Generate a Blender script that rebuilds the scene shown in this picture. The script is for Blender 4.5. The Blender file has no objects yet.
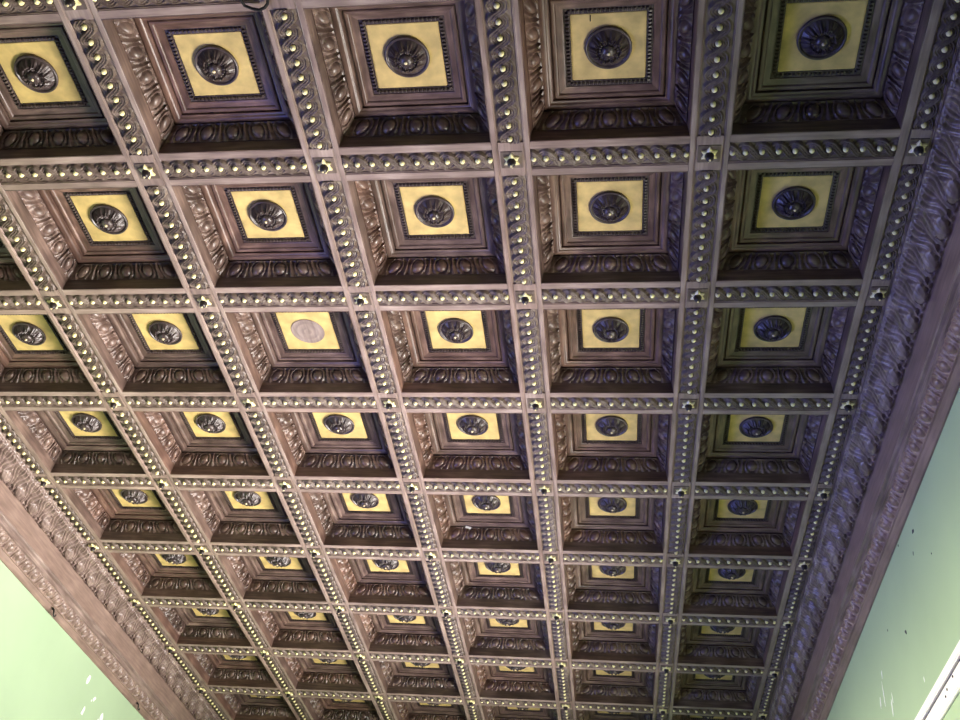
import bpy, bmesh, math, random
from mathutils import Vector, Matrix
random.seed(7)
PI = math.pi
S = 0.9                      # metres per coffer pitch
ZC = 1.6 + 4.1417 * S        # height of the beam faces
SC = bpy.context.scene
COL = SC.collection

# ------------------------------------------------------------------ materials
def nodes(name):
    m = bpy.data.materials.new(name); m.use_nodes = True
    nt = m.node_tree; nt.nodes.clear()
    out = nt.nodes.new('ShaderNodeOutputMaterial'); b = nt.nodes.new('ShaderNodeBsdfPrincipled')
    nt.links.new(b.outputs[0], out.inputs[0])
    return m, nt, b

def N(nt, t, **kw):
    n = nt.nodes.new(t)
    for k, v in kw.items(): setattr(n, k, v)
    return n

def ramp(nt, fac, stops):
    r = N(nt, 'ShaderNodeValToRGB')
    while len(r.color_ramp.elements) < len(stops): r.color_ramp.elements.new(.5)
    for e, (p, c) in zip(r.color_ramp.elements, stops):
        e.position = p; e.color = (*c, 1)
    nt.links.new(fac, r.inputs[0])
    return r.outputs[0]

def wood(name, dark, mid, light, rough=.42, spec=.5, warm=.25):
    m, nt, b = nodes(name)
    L = nt.links.new
    uv = N(nt, 'ShaderNodeUVMap'); oi = N(nt, 'ShaderNodeObjectInfo')
    mul = N(nt, 'ShaderNodeMath', operation='MULTIPLY'); mul.inputs[1].default_value = 37.0
    L(oi.outputs['Random'], mul.inputs[0])
    cb = N(nt, 'ShaderNodeCombineXYZ'); L(mul.outputs[0], cb.inputs[0]); L(mul.outputs[0], cb.inputs[2])
    mp = N(nt, 'ShaderNodeMapping'); mp.inputs['Scale'].default_value = (5, 60, 1)
    L(uv.outputs[0], mp.inputs[0])
    add = N(nt, 'ShaderNodeVectorMath', operation='ADD'); L(mp.outputs[0], add.inputs[0]); L(cb.outputs[0], add.inputs[1])
    n1 = N(nt, 'ShaderNodeTexNoise'); n1.inputs['Scale'].default_value = 1.0; n1.inputs['Detail'].default_value = 5
    L(add.outputs[0], n1.inputs['Vector'])
    mp2 = N(nt, 'ShaderNodeMapping'); mp2.inputs['Scale'].default_value = (5, 9, 1)
    L(uv.outputs[0], mp2.inputs[0])
    add2 = N(nt, 'ShaderNodeVectorMath', operation='ADD'); L(mp2.outputs[0], add2.inputs[0]); L(cb.outputs[0], add2.inputs[1])
    n2 = N(nt, 'ShaderNodeTexNoise'); n2.inputs['Scale'].default_value = 1.0; n2.inputs['Detail'].default_value = 3
    L(add2.outputs[0], n2.inputs['Vector'])
    mx = N(nt, 'ShaderNodeMath', operation='ADD'); L(n1.outputs[0], mx.inputs[0]); L(n2.outputs[0], mx.inputs[1])
    hf = N(nt, 'ShaderNodeMath', operation='MULTIPLY'); hf.inputs[1].default_value = .5; L(mx.outputs[0], hf.inputs[0])
    c = ramp(nt, hf.outputs[0], [(.33, dark), (.5, mid), (.68, light)])
    # some pieces are a warmer, redder brown
    wf = N(nt, 'ShaderNodeMapRange'); wf.inputs['From Min'].default_value = .55; wf.inputs['From Max'].default_value = 1.0
    wf.inputs['To Min'].default_value = 0; wf.inputs['To Max'].default_value = warm
    L(oi.outputs['Random'], wf.inputs[0])
    mc = N(nt, 'ShaderNodeMix', data_type='RGBA', blend_type='MULTIPLY'); L(wf.outputs[0], mc.inputs[0]); L(c, mc.inputs[6])
    mc.inputs[7].default_value = (1.25, .72, .45, 1)
    L(mc.outputs[2], b.inputs['Base Color'])
    rr = N(nt, 'ShaderNodeMapRange'); rr.inputs['To Min'].default_value = rough - .1; rr.inputs['To Max'].default_value = rough + .14
    L(n2.outputs[0], rr.inputs[0]); L(rr.outputs[0], b.inputs['Roughness'])
    b.inputs['Specular IOR Level'].default_value = spec
    bp = N(nt, 'ShaderNodeBump'); bp.inputs['Strength'].default_value = .12; bp.inputs['Distance'].default_value = .002
    L(n1.outputs[0], bp.inputs['Height']); L(bp.outputs[0], b.inputs['Normal'])
    return m

def lin(r, g, b):
    f = lambda c: (c/255/12.92 if c/255 <= .04045 else ((c/255+.055)/1.055)**2.4)
    return (f(r), f(g), f(b))

M = {}
M['wood'] = wood('carved_walnut', lin(64,50,45), lin(93,75,68), lin(130,108,98), .36, .55, .3)
M['beam'] = wood('beam_walnut', lin(112,95,87), lin(140,121,112), lin(170,151,140), .42, .5, .08)
M['band'] = wood('guilloche_walnut', lin(74,61,54), lin(99,85,76), lin(126,112,101), .42, .38, .03)
M['frieze'] = wood('frieze_walnut', lin(92,76,70), lin(124,106,100), lin(158,140,132), .34, .6, .05)
M['cornice'] = wood('cornice_walnut', lin(108,89,81), lin(130,109,100), lin(150,128,117), .38, .5, .1)
M['rosette'] = wood('rosette_walnut', lin(46,38,38), lin(66,55,54), lin(92,80,76), .34, .6, .05)
M['scar'] = wood('bare_scar_wood', lin(112,98,90), lin(140,124,116), lin(164,150,140), .7, .2, 0)

def simple(name, col, rough=.5, metal=0.0, var=.12, scale=14, spec=.5, bump=0):
    m, nt, b = nodes(name); L = nt.links.new
    tc = N(nt, 'ShaderNodeTexCoord'); oi = N(nt, 'ShaderNodeObjectInfo')
    add = N(nt, 'ShaderNodeVectorMath', operation='ADD')
    L(tc.outputs['Object'], add.inputs[0]); L(oi.outputs['Location'], add.inputs[1])
    n = N(nt, 'ShaderNodeTexNoise'); n.inputs['Scale'].default_value = scale; n.inputs['Detail'].default_value = 5
    L(add.outputs[0], n.inputs['Vector'])
    c = ramp(nt, n.outputs[0], [(.3, tuple(x*(1-var) for x in col)), (.7, tuple(min(1, x*(1+var)) for x in col))])
    L(c, b.inputs['Base Color'])
    b.inputs['Roughness'].default_value = rough; b.inputs['Metallic'].default_value = metal
    b.inputs['Specular IOR Level'].default_value = spec
    if bump:
        bp = N(nt, 'ShaderNodeBump'); bp.inputs['Strength'].default_value = bump; bp.inputs['Distance'].default_value = .004
        L(n.outputs[0], bp.inputs['Height']); L(bp.outputs[0], b.inputs['Normal'])
    return m

M['gilt'] = simple('gilded_panel', lin(206,180,116), .46, .15, .22, 13, .4)
M['brass'] = simple('pale_brass', lin(255,242,184), .25, 0.0, .03, 30)
M['tip'] = simple('pale_tip', lin(232,214,170), .45, .1, .1, 60)
M['knob'] = simple('dark_knob', lin(44,36,36), .4, 0, .2, 40)
M['wall'] = simple('pale_green_paint', lin(164,187,155), .55, 0, .045, 1.6, .25, .03)
M['plaster'] = simple('white_plaster', lin(232,238,236), .8, 0, .04, 20, .2)
M['white'] = simple('white_paint', lin(250,246,242), .5, 0, .02, 9)
M['gap'] = simple('dark_gap', lin(40,44,60), .6, 0, .1, 9)
M['iron'] = simple('dark_iron', lin(30,27,27), .5, .3, .1, 30)
M['slab'] = simple('ceiling_board', lin(70,52,46), .7, 0, .2, 4)
M['floor'] = simple('floor_boards', lin(74,58,50), .5, 0, .15, 2)

# ------------------------------------------------------------------ mesh tools
def link(o, parent=None):
    COL.objects.link(o)
    if parent: o.parent = parent
    return o

def mesh_obj(name, verts, faces, mat, parent=None, uvs=None, smooth=40, fix=True):
    me = bpy.data.meshes.new(name)
    me.from_pydata([tuple(S*c for c in v) for v in verts], [], faces)
    uvl = me.uv_layers.new(name='UVMap')
    for lp in me.loops:
        if uvs: uvl.data[lp.index].uv = uvs[lp.vertex_index]
        else:
            v = verts[lp.vertex_index]; uvl.data[lp.index].uv = (v[1]*S, (v[0]+v[2])*S)
    if fix:
        bm = bmesh.new(); bm.from_mesh(me)
        bmesh.ops.recalc_face_normals(bm, faces=bm.faces); bm.to_mesh(me); bm.free()
    if smooth:
        for p in me.polygons: p.use_smooth = True
        me.set_sharp_from_angle(angle=math.radians(smooth))
    me.materials.append(mat)
    return link(bpy.data.objects.new(name, me), parent)

def box_data(boxes, bev=0):
    vs, fs = [], []
    for (x0, x1, y0, y1, z0, z1) in boxes:
        k = len(vs)
        vs += [(x, y, z) for z in (z0, z1) for y in (y0, y1) for x in (x0, x1)]
        fs += [tuple(k+i for i in f) for f in ((0,2,3,1), (4,5,7,6), (0,1,5,4), (2,6,7,3), (0,4,6,2), (1,3,7,5))]
    return vs, fs

def box_obj(name, boxes, mat, parent=None, bevel=0):
    vs, fs = box_data(boxes)
    o = mesh_obj(name, vs, fs, mat, parent, smooth=0)
    if bevel:
        bm = bmesh.new(); bm.from_mesh(o.data)
        bmesh.ops.bevel(bm, geom=bm.edges[:], offset=bevel*S, segments=2, affect='EDGES')
        bm.to_mesh(o.data); bm.free()
    return o

def outward(prof):
    n = len(prof); a = sum(prof[i][0]*prof[(i+1) % n][1]-prof[(i+1) % n][0]*prof[i][1] for i in range(n))
    sg = 1 if a > 0 else -1
    res = []
    for i in range(n):
        p, q = prof[i-1], prof[(i+1) % n]
        tx, tz = q[0]-p[0], q[1]-p[1]; l = math.hypot(tx, tz) or 1
        res.append((sg*tz/l, -sg*tx/l))
    return res

def arcs(prof):
    t = [0]
    for i in range(1, len(prof)): t.append(t[-1]+math.hypot(prof[i][0]-prof[i-1][0], prof[i][1]-prof[i-1][1]))
    return t

def resample(pts, n):
    t = arcs(pts); out = []
    for i in range(n):
        a = t[-1]*i/(n-1); k = 0
        while k < len(pts)-2 and t[k+1] < a: k += 1
        f = (a-t[k])/max(1e-9, t[k+1]-t[k])
        out.append(tuple(pts[k][j]+(pts[k+1][j]-pts[k][j])*f for j in (0, 1)))
    return out

def hy(d): return d - .009*max(0, min(1, (d-.19)/.21))

def frame_sweep(name, face, back, mat, parent, n=2, disp=None, amp=0, length=.36, smooth=40):
    """mitred rectangular frame: closed profile (d, z) = face + back points, face may be carved"""
    prof = face+back; nf = len(face); P = len(prof)
    nor = outward(prof); ts = arcs(prof); vs, fs, uv = [], [], []
    for side in range(4):
        base = len(vs)
        for i in range(n):
            u = -1+2*i/(n-1)
            for j, (d, z) in enumerate(prof):
                dd, zz = d, z
                if disp and j < nf:
                    h = amp*disp(u*length, j/(nf-1))
                    h *= min(1, (1-abs(u))*12)
                    dd += nor[j][0]*h; zz += nor[j][1]*h
                if side == 0: p = (u*dd, hy(dd), zz)
                elif side == 1: p = (dd, -u*hy(dd), zz)
                elif side == 2: p = (-u*dd, -hy(dd), zz)
                else: p = (-dd, u*hy(dd), zz)
                vs.append(p); uv.append(((u*.4+side*1.7)*S, ts[j]*S))
        for i in range(n-1):
            for j in range(P):
                a, b_ = base+i*P+j, base+i*P+(j+1) % P
                fs.append((a, b_, b_+P, a+P))
    o = mesh_obj(name, vs, fs, mat, parent, uv, smooth, fix=False)
    bm = bmesh.new(); bm.from_mesh(o.data)
    bmesh.ops.remove_doubles(bm, verts=bm.verts, dist=1e-5)
    bmesh.ops.recalc_face_normals(bm, faces=bm.faces); bm.to_mesh(o.data); bm.free()
    if smooth: o.data.set_sharp_from_angle(angle=math.radians(smooth))
    return o

def run_sweep(name, face, back, y0, y1, n, mat, parent, disp=None, amp=0, mirror=1, smooth=40):
    """straight moulding along Y: closed profile (x, z)"""
    prof = face+back; nf = len(face); P = len(prof)
    nor = outward(prof); ts = arcs(prof); vs, fs, uv = [], [], []
    for i in range(n):
        y = y0+(y1-y0)*i/(n-1)
        for j, (d, z) in enumerate(prof):
            if disp and j < nf:
                h = amp*disp(y, j/(nf-1)); d = max(.063, d+nor[j][0]*h); z += nor[j][1]*h
            vs.append((mirror*d, y, z)); uv.append((y*S, ts[j]*S))
    for i in range(n-1):
        for j in range(P):
            a, b_ = i*P+j, i*P+(j+1) % P
            fs.append((a, b_, b_+P, a+P))
    fs.append(tuple(range(P))); fs.append(tuple(range((n-1)*P, n*P)))
    return mesh_obj(name, vs, fs, mat, parent, uv, smooth)

def lathe(name, prof, mat, parent, seg=16, loc=(0, 0, 0), smooth=50, fn=None):
    """profile (r, z); first and last r may be 0"""
    vs, fs = [], []; idx = []
    for (r, z) in prof:
        if r < 1e-6: idx.append([len(vs)]*seg); vs.append((loc[0], loc[1], loc[2]+z))
        else:
            row = []
            for k in range(seg):
                a = 2*PI*k/seg; dr, dz = fn(r, z, a) if fn else (r, z)
                row.append(len(vs)); vs.append((loc[0]+dr*math.cos(a), loc[1]+dr*math.sin(a), loc[2]+dz))
            idx.append(row)
    for i in range(len(idx)-1):
        for k in range(seg):
            f = []
            for q in (idx[i][k], idx[i][(k+1) % seg], idx[i+1][(k+1) % seg], idx[i+1][k]):
                if q not in f: f.append(q)
            if len(f) > 2: fs.append(tuple(f))
    if prof[0][0] > 1e-6: fs.append(tuple(idx[0]))
    if prof[-1][0] > 1e-6: fs.append(tuple(idx[-1]))
    return mesh_obj(name, vs, fs, mat, parent, smooth=smooth)

def tube(name, pts, r, mat, parent=None, seg=8):
    vs, fs = [], []
    pts = [Vector(p) for p in pts]
    for i, p in enumerate(pts):
        t = (pts[min(i+1, len(pts)-1)]-pts[max(i-1, 0)]).normalized()
        a = t.cross(Vector((.13, .29, .95))).normalized(); b_ = t.cross(a)
        for k in range(seg):
            an = 2*PI*k/seg; vs.append(tuple(p+a*r*math.cos(an)+b_*r*math.sin(an)))
    for i in range(len(pts)-1):
        for k in range(seg):
            fs.append((i*seg+k, i*seg+(k+1) % seg, (i+1)*seg+(k+1) % seg, (i+1)*seg+k))
    fs.append(tuple(range(seg))); fs.append(tuple(range((len(pts)-1)*seg, len(pts)*seg)))
    return mesh_obj(name, vs, fs, mat, parent)

def tag(o, label, cat, group=None):
    o['label'] = label; o['category'] = cat
    if group: o['group'] = group
    return o

def thing(name, label, cat, loc, group=None):
    o = bpy.data.objects.new(name, None); o.empty_display_size = .1; COL.objects.link(o)
    o.location = (loc[0]*S, loc[1]*S, ZC+loc[2]*S)
    return tag(o, label, cat, group)

def copy_part(o, parent, loc=None):
    c = o.copy(); COL.objects.link(c); c.parent = parent
    if loc is not None: c.location = tuple(S*x for x in loc)
    return c

def copy_tree(o, parent=None):
    c = o.copy(); COL.objects.link(c); c.parent = parent
    for ch in list(o.children): copy_tree(ch, c)
    return c

# ------------------------------------------------------------------ carving patterns
def egg_pattern(period, count_even=False):
    def f(s, v):
        q = s/period+.5
        se = q-math.floor(q)-.5
        vv = v-.5
        r = math.hypot(se/.225, vv/.40)
        h = 0
        if r < 1: h = 1.05*math.sqrt(1-r*r)
        elif r < 1.75 and v > .0:
            x = (r-1.42)/.22
            h = .55*math.sqrt(max(0, 1-x*x))
        e = .5-abs(se)
        w = .085*(1.1-v)
        if e < w and r > 1.4: h = max(h, .75*math.sqrt(max(0, 1-(e/w)**2)))
        if v < .05 or v > .95: h = max(h, .55)
        return h
    return f

def leaf_pattern(period):
    def f(s, v):
        q = s/period - .50*v + .06*math.sin(PI*v)
        se = q-math.floor(q)-.5
        a = abs(se)
        edge = min(1, (.5-a)/.05)
        rib = .5+.5*math.cos(2*PI*(5*se*(1+.12*(1-v))+.5*math.sin(2.2*PI*v)*(1 if se > 0 else -1)))
        dome = math.sqrt(max(0, 1-(a/.5)**2))
        h = (.25+.55*dome)*(.35+.65*rib**.7)*edge
        if a < .05: h += .22*(1-a/.05)
        # curled lobe at the tip
        r = math.hypot(se/.26, (v-.76)/.19)
        if r < 1 and v > .6: h = max(h, .55+.55*math.sqrt(1-r*r)*(.7+.3*rib))
        elif r < 1.22 and v > .72: h *= .3
        # drilled eyes between the leaves and along the edge
        r = math.hypot((.5-a)/.10, (v-.86)/.07)
        if r < 1: h = -.5*math.sqrt(1-r*r)
        r = math.hypot((abs(a-.25))/.06, (v-.90)/.045)
        if r < 1: h = -.3*math.sqrt(1-r*r)
        if v < .10: h *= .35+.65*abs(math.sin(PI*q*6))*v/.1
        return h*min(1, (1-v)*14)
    return f

def guilloche(half, span, sp, off=0.0, A=.034, sw=.020):
    """carved band of two interlaced strands; length along Y, face down at z=0"""
    per = 20; n = int(round(span/sp*per))+1; m = 30
    vs, fs, uv = [], [], []
    for i in range(n):
        y = -span/2+span*i/(n-1); ph = (y-off)/sp
        for j in range(m):
            x = -half+2*half*j/(m-1); h = 0
            c1 = A*math.cos(PI*ph); best = 0
            k = math.floor(ph+.5)     # nearest stud
            cr = ph-math.floor(ph)-.5  # 0 at the crossing
            over = 1 if math.floor(ph) % 2 == 0 else -1
            for sgn in (1, -1):
                slope = -sgn*A*PI/sp*math.sin(PI*ph)
                d = abs(x-sgn*c1)/math.sqrt(1+slope*slope)
                if d < sw:
                    e = d/sw
                    prof = (.70+.30*math.cos(3*PI*e)) if e < .85 else 1.0-.8*(e-.85)/.15
                    lift = .0065*over*sgn*(1 if abs(cr) < .3 else max(0, (0.5-abs(cr))/.2))
                    best = max(best, .013*max(.25, prof)+.004+lift)
            # cup around each stud
            rr = math.hypot(x, (ph-k)*sp)
            if best == 0 and rr < .019: best = -.004
            vs.append((x, y, -best)); uv.append((y*S, x*S))
    for i in range(n-1):
        for j in range(m-1):
            a = i*m+j; fs.append((a, a+1, a+m+1, a+m))
    # close the band with a flat back
    k0 = len(vs)
    ring = [i*m for i in range(n)]+[(n-1)*m+j for j in range(1, m)]+[i*m+m-1 for i in range(n-2, -1, -1)]+[j for j in range(m-2, 0, -1)]
    for r in ring:
        v = vs[r]; vs.append((v[0], v[1], .012)); uv.append((v[1]*S, v[0]*S))
    R = len(ring)
    for q in range(R):
        fs.append((ring[q], ring[(q+1) % R], k0+(q+1) % R, k0+q))
    fs.append(tuple(k0+q for q in range(R)))
    return vs, fs, uv

# ------------------------------------------------------------------ coffer prototype
def ordinal(i): return ['first', 'second', 'third', 'fourth', 'fifth', 'sixth', 'seventh', 'eighth', 'ninth', 'tenth'][i]

def ovolo(p, q, bulge, n):
    out = []
    dx, dz = q[0]-p[0], q[1]-p[1]; l = math.hypot(dx, dz)
    nx, nz = -dz/l, dx/l
    for i in range(n):
        t = i/(n-1); out.append((p[0]+dx*t+nx*bulge*math.sin(PI*t), p[1]+dz*t+nz*bulge*math.sin(PI*t)))
    return out

def make_coffer(rosette=True):
    t = thing('ceiling_coffer', 'x', 'ceiling coffer', (0, 0, 0))
    # plain side boards
    frame_sweep('side_board', [(.4012, .001), (.398, .001), (.393, .06), (.389, .0845)], [(.4012, .0845)], M['wood'], t, n=2, smooth=30)
    # egg and dart
    face = resample(ovolo((.388, .086), (.337, .160), .006, 16), 16)
    frame_sweep('egg_and_dart_moulding', face, [(.336, .165), (.3985, .165), (.3985, .0855)], M['wood'], t, n=141,
                disp=egg_pattern(.142), amp=.021, length=.355, smooth=60)
    # stepped inner frame
    pr = [(.342, .1655), (.342, .178), (.330, .178), (.326, .168), (.316, .166), (.304, .168), (.297, .174), (.292, .178), (.284, .180),
          (.281, .180), (.281, .200), (.273, .200), (.273, .187), (.268, .183), (.256, .183), (.250, .187), (.247, .194), (.238, .196), (.226, .197), (.214, .202)]
    frame_sweep('stepped_moulding', pr, [(.212, .238), (.398, .238), (.398, .1655)], M['wood'], t, n=2, smooth=35)
    # little bead course around the panel
    vs, fs = [], []
    nb = 19
    for side in range(4):
        for k in range(nb):
            u = -.196+.392*(k+.5)/nb
            b0 = len(vs)
            for (a, b_, z) in [(-.0072, -.010, .206), (.0072, -.010, .206), (.0072, .010, .206), (-.0072, .010, .206),
                               (-.0045, -.006, .1935), (.0045, -.006, .1935), (.0045, .006, .195), (-.0045, .006, .195)]:
                p = (u+a, .197+b_); 
                for _ in range(side): p = (p[1], -p[0])
                vs.append((p[0], p[1], z))
            fs += [tuple(b0+q for q in f) for f in ((0,1,2,3), (4,5,6,7), (0,1,5,4), (1,2,6,5), (2,3,7,6), (3,0,4,7))]
    b0 = len(vs)
    a, b_ = .1815, .2115
    for z in (.206, .225):
        vs += [(-a,-a,z), (a,-a,z), (a,a,z), (-a,a,z), (-b_,-b_,z), (b_,-b_,z), (b_,b_,z), (-b_,b_,z)]
    for q in range(4):
        w = (q+1) % 4
        fs += [(b0+q, b0+w, b0+4+w, b0+4+q), (b0+8+q, b0+8+w, b0+12+w, b0+12+q), (b0+q, b0+w, b0+8+w, b0+8+q), (b0+4+q, b0+4+w, b0+12+w, b0+12+q)]
    mesh_obj('bead_moulding', vs, fs, M['rosette'], t, smooth=0)
    # gilded panel
    g = box_obj('gilded_panel', [(-.181, .181, -.181, .181, .207, .238)], M['gilt'], t, bevel=.004)
    g['label'] = 'square matt gold panel'
    if rosette:
        def fn(r, z, a):
            if r < .03 or r > .098: return r, z
            w = math.sin(PI*(r-.03)/.068)
            pet = abs(math.cos(5*a + (.314 if r < .062 else 0)))
            rib = .5+.5*math.cos(30*a+40*r)
            return r, z-w*(.017*pet+.009*rib-.006)
        pr = [(0, .2065), (.110, .2065), (.1135, .203), (.1145, .197), (.113, .191), (.108, .188), (.103, .190), (.100, .196), (.097, .198)]
        for k in range(1, 15):
            r = .097-.069*k/14; h = .198-.030*math.sin(.5*PI*k/14)-(.006 if k in (7, 8) else 0)+(.007 if k == 9 else 0)
            pr.append((r, h))
        pr += [(.027, .172), (.020, .171), (0, .171)]
        ro = lathe('rosette', pr, M['rosette'], t, 150, fn=fn, smooth=60)
        bud = lathe('pendant_bud', [(0, .1735), (.026, .1735), (.033, .168), (.035, .161), (.031, .153), (.022, .147), (.013, .1440), (0, .1435)], M['rosette'], ro, 24,
                    fn=lambda r, z, a: (r*(1+.08*math.cos(8*a)), z))
        tip = lathe('bud_tip', [(0, .1445), (.008, .1442), (.009, .140), (.0065, .136), (0, .1335)], M['tip'], ro, 12)
        tip['label'] = 'pale worn tip of the rosette bud'
    else:
        pr = [(0, .2065), (.112, .2065), (.113, .203), (.108, .2015), (.104, .203), (.078, .2025), (.074, .2005), (.068, .2025), (.030, .202), (.027, .2005), (.02, .202), (0, .202)]
        sc = lathe('rosette_scar', pr, M['scar'], t, 64)
        sc['label'] = 'flat grey round scar where the rosette is missing'
    return t

full = make_coffer(True); bare = make_coffer(False)
first = True
rows_txt = ['top row', 'second row from the top', 'third row from the top', 'fourth row from the top', 'fifth row from the top',
            'sixth row from the top', 'seventh row from the top', 'eighth row from the top', 'bottom row']
for r in range(9):
    for c in range(6):
        if r == 2 and c == 3:
            t = bare; lab = 'dark wood coffer whose gold panel has lost its rosette, bare grey disc left'
        else:
            if first: t = full; first = False
            else: t = copy_tree(full)
            pos = ['beside the right cornice', 'second from the right cornice', 'third from the right cornice', 'third from the left cornice', 'second from the left cornice', 'beside the left cornice'][c]
            lab = 'coffer with gold panel and rosette, %s, %s' % (rows_txt[r], pos)
        t.location = (-(c+.5)*S, (r-.5)*S, ZC)
        tag(t, lab, 'ceiling coffer', 'carved ceiling coffers')

# ------------------------------------------------------------------ beams
HL, HG = .098, .066          # long beam half-width, carved band half-width
HT, HTG = .107, .058         # cross beam
Y0, Y1 = -1.107, 8.107
stud = None; star = None; bandL = None
STUD = [(0, .004), (.0135, .004), (.0140, -.004), (.0130, -.010), (.0095, -.0155), (.0052, -.0185), (0, -.0195)]
STUD_LONG = [-.357+.081*k for k in range(10)]
STUD_CROSS = [-.386]+[.0805*k for k in range(-4, 5)]+[.386]

def add_star(parent, loc):
    global star
    if star is None:
        vs, fs = [], []
        for z, k in ((.004, 1.0), (-.010, 1.0), (-.016, .72)):
            for i in range(12):
                a = PI*i/6+PI/6; r = (.046 if i % 2 == 0 else .0285)*k
                vs.append((r*math.cos(a), r*math.sin(a), z))
        for i in range(12):
            j = (i+1) % 12
            fs += [(i, j, 12+j, 12+i), (12+i, 12+j, 24+j, 24+i)]
        fs += [tuple(range(12)), tuple(range(24, 36))]
        star = mesh_obj('star_boss', vs, fs, M['brass'], parent, smooth=0)
        star['label'] = 'six pointed pale brass star around a dark knob'
        star.location = tuple(S*x for x in loc)
        k = lathe('knob', [(0, -.012), (.023, -.012), (.024, -.018), (.020, -.026), (.021, -.034), (.017, -.043), (.009, -.049), (0, -.051)], M['knob'], star, 16)
        lathe('knob_tip', [(0, -.0505), (.006, -.050), (.0055, -.055), (0, -.058)], M['tip'], star, 10)
    else:
        c = star.copy(); COL.objects.link(c); c.parent = parent; c.location = tuple(S*x for x in loc)
        for ch in star.children: copy_part(ch, c)

def add_stud(parent, loc):
    global stud
    if stud is None:
        stud = lathe('brass_stud', STUD, M['brass'], parent, 16); stud.location = tuple(S*x for x in loc)
        stud['label'] = 'small pale brass stud'
    else: copy_part(stud, parent, loc)

bands = {}; blocks = {}
def add_band(kind, parent, loc, rotz=0):
    if kind not in bands:
        if kind == 'long': d = guilloche(HG, .79, .081, -.033, A=.036, sw=.0180)
        elif kind == 'edge': d = guilloche(.050, .79, .081, -.033, A=.030, sw=.0165)
        else: d = guilloche(HTG, .80, .0805, 0, A=.034, sw=.0180)
        o = mesh_obj('guilloche_band', d[0], d[1], M['band'], parent, d[2], 70); bands[kind] = o
    else:
        o = bands[kind].copy(); COL.objects.link(o); o.parent = parent
    o.location = tuple(S*x for x in loc); o.rotation_euler = (0, 0, rotz)

BED = .012
for c in range(7):
    lab = ['long studded beam along the right cornice', 'long studded beam second from the right, between first and second coffer columns',
           'long studded beam third from the right cornice', 'middle long studded beam, fourth counted from either cornice',
           'long studded beam third from the left cornice', 'long studded beam second from the left cornice',
           'long studded beam along the left cornice'][c]
    t = thing('ceiling_beam', lab, 'ceiling beam', (-c, 0, 0), 'long studded ceiling beams'); t['kind'] = 'thing'
    xl, xr, g = -HL, HL, HG
    kind = 'long'
    if c == 0: xr, g, kind = .061, .050, 'edge'
    if c == 6: xl, g, kind = -.061, .050, 'edge'
    # body: bed and two raised fillets with a small inner bead
    box_obj('beam_board', [(xl, xr, Y0, Y1, .0245, .0752)], M['beam'], t)
    def fil(x0, x1, nm):
        s = 1 if x1 > x0 else -1
        pts = [(x0, .0240), (x0, .002), (x0+s*.002, 0), (x1-s*.008, 0), (x1-s*.0065, .005), (x1-s*.003, .003), (x1, .007), (x1, .0240)]
        run_sweep('fillet_strip', pts, [], Y0, Y1, 2, M['beam'], t, smooth=30)
    fil(xl, -g, 'a'); fil(xr, g, 'b')
    for r in range(-1, 9):
        y = float(r)
        if r < 8:
            add_band(kind, t, (0, y+.5, BED))
            for q in STUD_LONG: add_stud(t, (0, y+.5+q, BED-.010))
        # crossing block: boards flush with the fillets and a raised square carrying the star
        kk = 'edge' if c in (0, 6) else 'long'
        if kk not in blocks:
            w = g-.0005
            o = box_obj('crossing_block', [(-w, w, -.1065, .1065, .0005, .0243)], M['beam'], t, bevel=.002)
            p = box_obj('star_panel', [(-min(w-.004, .056), min(w-.004, .056), -.052, .052, -.0045, .002)], M['band'], o, bevel=.0018)
            blocks[kk] = o
        else:
            o = blocks[kk].copy(); COL.objects.link(o); o.parent = t
            for ch in blocks[kk].children: copy_part(ch, o)
        o.location = (0, y*S, 0)
        add_star(t, (0, y, -.0055))

for r in range(-1, 9):
    txt = ['studded cross beam at the very top edge, above the top row of coffers'] + \
          ['studded cross beam between the %s and %s rows of coffers from the top' % (ordinal(i), ordinal(i+1)) for i in range(8)] + \
          ['studded cross beam closing the bottom row of coffers at the lower edge']
    t = thing('ceiling_cross_beam', txt[r+1], 'ceiling beam', (-3, r, 0), 'studded ceiling cross beams'); t['kind'] = 'thing'
    box_obj('tie_board', [(-3.058, 3.058, -.088, .088, .0756, .238)], M['slab'], t)
    for k in range(6):
        a, b_ = k-3+HL+.0006, k-2-HL-.0006
        cx = k-2.5
        if r == -1 and k == 0:
            o = mesh_obj('beam_span', *box_data([(-.4014, .4014, -HT+.0005, HT-.0005, .0245, .0752)]), M['beam'], t, smooth=0)
            sp0 = o; o.location = (cx*S, 0, 0)
            strips = []
            for s in (1, -1):
                pts = [(s*HT, .0240), (s*HT, .002), (s*(HT-.002), 0), (s*(HTG+.008), 0), (s*(HTG+.0065), .005), (s*(HTG+.003), .003), (s*HTG, .007), (s*HTG, .0240)]
                f = run_sweep('fillet_strip', pts, [], -.4014, .4014, 2, M['beam'], t, smooth=30)
                f.rotation_euler = (0, 0, PI/2); f.location = (cx*S, 0, 0); strips.append(f)
        else:
            copy_part(sp0, t, (cx, 0, 0))
            for f in strips: copy_part(f, t, (cx, 0, 0))
        add_band('cross', t, (cx, 0, BED), PI/2)
        for q in STUD_CROSS: add_stud(t, (cx+q, 0, BED-.010))

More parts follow.
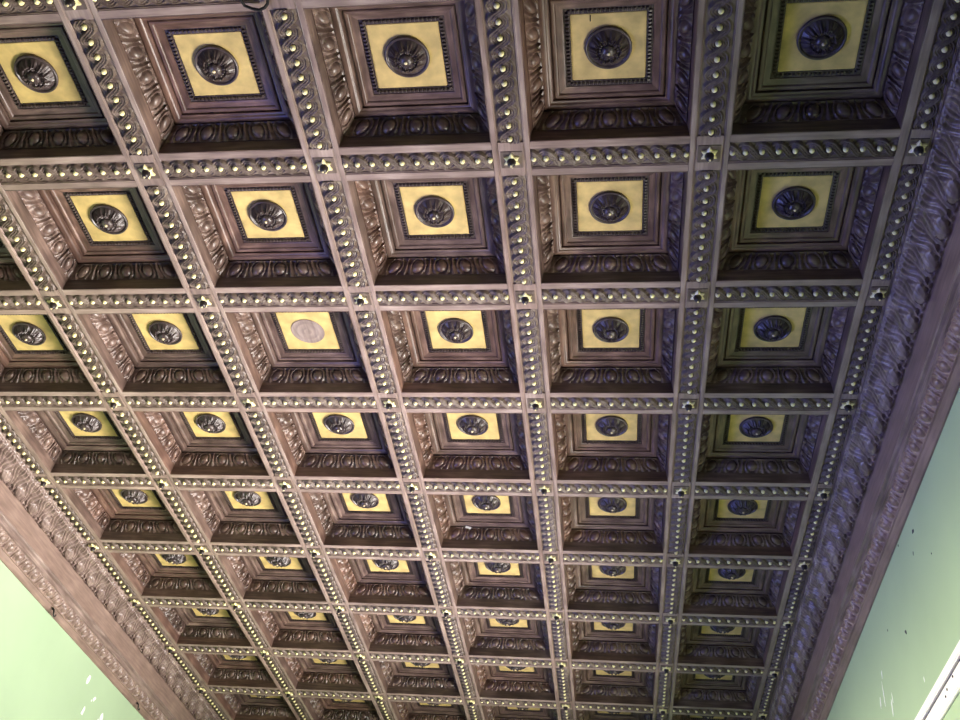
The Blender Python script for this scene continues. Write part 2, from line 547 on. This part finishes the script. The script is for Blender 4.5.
# ------------------------------------------------------------------ cornices
CY0, CY1 = -1.6, 8.2
def cornice(side, lab):
    m = side
    t = thing('cornice', lab, 'cornice', (0 if side > 0 else -6, 0, 0)); t['kind'] = 'thing'
    face = resample([(.068, -.001), (.080, -.004), (.10, -.013), (.125, -.028), (.15, -.049), (.175, -.072), (.20, -.092), (.222, -.104), (.238, -.108)], 40)
    run_sweep('leaf_frieze', face, [(.396, -.108), (.396, .238), (.068, .238)], CY0, CY1, 2300, M['frieze'], t, leaf_pattern(.236), .034, m, 70)
    run_sweep('corona_board', [(.238, -.1085), (.246, -.112), (.249, -.122), (.263, -.289)],
              [(.396, -.289), (.396, -.1085)], CY0, CY1, 2, M['cornice'], t, None, 0, m, 35)
    run_sweep('bed_moulding', [(.252, -.2895), (.249, -.300), (.254, -.308), (.266, -.311), (.274, -.316), (.279, -.336), (.272, -.340), (.272, -.350), (.283, -.357)],
              [(.396, -.357), (.396, -.2895)], CY0, CY1, 2, M['frieze'], t, None, 0, m, 35)
    face = resample(ovolo((.284, -.3575), (.346, -.424), -.004, 14), 14)
    run_sweep('egg_and_dart_moulding', face, [(.396, -.424), (.396, -.3575)], CY0, CY1, 1800, M['cornice'], t, egg_pattern(.1475), .017, m, 60)
    run_sweep('wall_fillet', [(.340, -.4245), (.341, -.433), (.352, -.436), (.356, -.444), (.376, -.470), (.384, -.476), (.396, -.476)], [(.396, -.4245)], CY0, CY1, 2, M['cornice'], t, None, 0, m, 30)
    return t
cornice(1, 'carved cornice of leaves and egg moulding above the right green wall, darker')
cornice(-1, 'carved cornice of leaves and egg moulding above the left green wall, brightly lit')

# ------------------------------------------------------------------ the room
def struct(o):
    o['kind'] = 'structure'; return o
def wbox(name, x0, x1, y0, y1, z0, z1, mat):
    vs, fs = box_data([(x0, x1, y0, y1, z0, z1)])
    o = mesh_obj(name, vs, fs, mat, smooth=0); return struct(o)
XR, XL, YB, YF = .397, -6.397, 8.2, -8.0
F = -ZC/S; TOP = ZC/S+.60
zf = 0.0; zt = ZC/S+.24
wr = wbox('wall_right', XR, XR+.2, YF, YB, 0, zt, M['wall'])
wl = wbox('wall_left', XL-.2, XL, YF, YB, 0, zt, M['wall'])
wbox('wall_back', XL-.2, XR+.2, YB, YB+.2, 0, zt, M['wall'])
wbox('wall_front', XL-.2, XR+.2, YF-.2, YF, 0, zt, M['wall'])
wbox('floor', XL-.2, XR+.2, YF-.2, YB+.2, -.2, 0, M['floor'])
wbox('ceiling', XL-.2, XR+.2, YF-.2, YB+.2, zt, zt+.1, M['slab'])

def flake(parent, x, y, z, ry, rz, tilt, seed, name='bare_plaster_patch', mat='plaster'):
    rnd = random.Random(seed); n = 11
    vs, fs = [], []
    nx = 1 if x < -3 else -1
    for dx in (-.001, .0022):
        for i in range(n):
            a = 2*PI*i/n; k = .65+.5*rnd.random()
            p, q = ry*k*math.cos(a), rz*k*math.sin(a)
            p, q = p*math.cos(tilt)-q*math.sin(tilt), p*math.sin(tilt)+q*math.cos(tilt)
            vs.append((x+nx*dx, y+p, ZC/S+z+q))
        rnd = random.Random(seed)
    for i in range(n):
        fs.append((i, (i+1) % n, n+(i+1) % n, n+i))
    fs += [tuple(range(n)), tuple(range(n, 2*n))]
    return mesh_obj(name, vs, fs, M[mat], parent, smooth=0)
for i, (y, z, a, b_, tl) in enumerate([(5.36, -.631, .026, .055, -.3), (5.585, -.729, .018, .034, -.6), (5.545, -.76, .010, .012, 0), (5.462, -.892, .024, .05, -.3), (5.83, -.80, .035, .045, .3), (5.79, -.87, .02, .03, .2)]):
    flake(wl, XL, y, z, a, b_, tl, i)
for i, (y, z, a, b_, tl) in enumerate([(3.85, -.963, .010, .03, .3), (3.90, -1.09, .010, .085, .1), (4.02, -1.10, .012, .05, .3), (3.75, -1.25, .014, .07, .2), (3.70, -1.20, .008, .04, .1), (2.94, -1.40, .008, .02, 0)]):
    flake(wr, XR, y, z, a, b_, tl, 40+i)
for i, (y, z, a, b_) in enumerate([(2.524, -.605, .012, .010), (2.54, -.60, .006, .014), (2.62, -.711, .006, .012), (2.877, -.378-.12, .007, .009), (3.109, -1.003, .014, .012), (3.098, -1.015, .008, .012), (2.30, -.9, .006, .006), (3.5, -.8, .006, .008)]):
    flake(wr, XR, y, z, a, b_, .4, 80+i, 'dark_scuff', 'gap')

# white rail on the right wall
t = thing('wall_rail', 'white painted double rail running along the right green wall, lower right corner', 'wall rail', (XR, 0, 0))
box_obj('upper_batten', [(-.030, -.0002, -4, 8.1, -1.598, -1.541)], M['white'], t, bevel=.006)
box_obj('groove_strip', [(-.012, -.0002, -4, 8.1, -1.6185, -1.5985)], M['gap'], t)
box_obj('lower_batten', [(-.024, -.0002, -4, 8.1, -1.722, -1.619)], M['white'], t, bevel=.006)
for (y, z) in ((2.36, -1.64), (2.55, -1.675), (2.50, -1.655)):
    o = lathe('screw_head', [(0, 0), (.008, 0), (.007, .004), (0, .0045)], M['iron'], t, 10)
    o.rotation_euler = (0, -PI/2, 0); o.location = (-.0241*S, y*S, z*S)

# hooks under the left cornice
for (y, lab) in ((4.352, 'small dark hook under the left cornice, nearer the left picture edge'), (6.388, 'small dark hook under the left cornice, near the bottom edge')):
    t = thing('picture_hook', lab, 'hook', (-6.3515, y-.04, -.463), 'hooks under the left cornice')
    pts = [(.002, 0, .012), (.016, 0, .006), (.022, .0, -.012), (.022, .01, -.035), (.022, .03, -.045), (.022, .047, -.035), (.022, .05, -.018)]
    tube('hook_wire', pts, .0065, M['iron'], t)
    o = lathe('hook_plate', [(0, 0), (.014, 0), (.012, .004), (0, .005)], M['iron'], t, 14); o.rotation_euler = (0, PI/2, 0); o.location = (.0015*S, 0, .012*S)

# loose wire at the top, scrap of paper, nail
pts = [(-3.20, -.985, -.0225), (-3.172, -.961, -.023), (-3.164, -.936, -.026), (-3.13, -.921, -.030), (-3.097, -.914, -.032), (-3.071, -.922, -.028), (-3.055, -.936, -.018), (-3.052, -.952, -.012)]
dense = []
for i in range(len(pts)-1):
    for k in range(4): dense.append(tuple(pts[i][j]+(pts[i+1][j]-pts[i][j])*k/4 for j in range(3)))
dense.append(pts[-1])
o = tube('loose_wire', [(p[0]+3.1, p[1]+.95, p[2]) for p in dense], .0075, M['iron'])
o.location = (-3.1*S, -.95*S, ZC); tag(o, 'loose dark wire looped under the cross beam at the top edge', 'wire')
vs, fs = box_data([(-.022, .022, -.002, .002, -.009, .009)])
vs = [(x, y+.010*abs(x)/.022, z+.006*x/.022) for x, y, z in vs]
o = mesh_obj('paper_scrap', vs, fs, M['white'], smooth=0)
o.location = (-2.681*S, 3.807*S, ZC+.150*S); o.rotation_euler = (.5, .45, .25)
tag(o, 'tiny white scrap stuck on the egg moulding of a central coffer', 'paper scrap')
o = tube('nail', [(0, 0, .004), (.001, .001, -.048)], .0030, M['iron']); 
o.location = ((-1.5-.085)*S, (-.5-.170)*S, ZC+.206*S); tag(o, 'thin dark nail hanging from a gold panel in the top row', 'nail')

# ------------------------------------------------------------------ camera
R = [[0.990498918343835, 0.10445007951889214, 0.08945431039469277], [-0.0025441808709121445, 0.6642863775181994, -0.7474738361892304], [-0.1374969814337355, 0.7401444382904228, 0.6582406782965982]]
cam = bpy.data.cameras.new('camera'); co = bpy.data.objects.new('camera', cam); COL.objects.link(co)
cam.sensor_width = 36; cam.lens = 982.28*36/960; cam.clip_start = .05
rot = Matrix(((R[0][0], -R[1][0], -R[2][0]), (R[0][1], -R[1][1], -R[2][1]), (R[0][2], -R[1][2], -R[2][2])))
co.matrix_world = Matrix.Translation((-1.46602*S, -3.09500*S, ZC-4.14171*S)) @ rot.to_4x4()
SC.camera = co

# ------------------------------------------------------------------ light: tall windows low in the right wall, plus added fill lamps along the left and rear walls
def area(name, x, y, z, direction, sx, sz, power, col):
    l = bpy.data.lights.new(name, 'AREA'); l.shape = 'RECTANGLE'; l.size = sx; l.size_y = sz; l.energy = power; l.color = col
    o = bpy.data.objects.new(name, l); COL.objects.link(o); o.location = (x, y, z)
    o.rotation_euler = Vector(direction).to_track_quat('-Z', 'Z').to_euler()
    return o
for i, y in enumerate((1.3, 3.8, 6.3)):
    area('window_light', XR*S-.10, y*S, 2.3, (-1, -.27, .64), 1.3, 2.4, 90, (1, .92, .88)).data.spread = math.radians(80)
area('rear_cool_fill', -3*S, YF*S+.05, 2.2, (0, 1, .1), 3.0, 2.4, 3, (.6, .7, 1))  # added faint cool fill lamp behind the camera
for y in (0.0, 2.5, 5.0):
    area('left_blue_fill', XL*S+.05, y*S, 1.9, (1, .0, .66), 1.2, 2.0, 23, (.22, .26, 1)).data.spread = math.radians(76)  # added blue fill lamps tinting the right half of the ceiling
for y in (0.5, 3.5, 6.0):
    area('left_warm_fill', XL*S+.05, y*S, 2.3, (1, .0, -.03), 1.2, 1.8, 42, (1, .91, .56)).data.spread = math.radians(56)  # added warm fill lamps, aimed level to brighten the right wall
w = bpy.data.worlds.new('World'); SC.world = w; w.use_nodes = True
w.node_tree.nodes['Background'].inputs[0].default_value = (.6, .7, 1, 1); w.node_tree.nodes['Background'].inputs[1].default_value = .3
vs_ = SC.view_settings
vs_.view_transform = 'Standard'; vs_.look = 'None'; vs_.gamma = 1; vs_.exposure = 0.9; vs_.use_curve_mapping = False
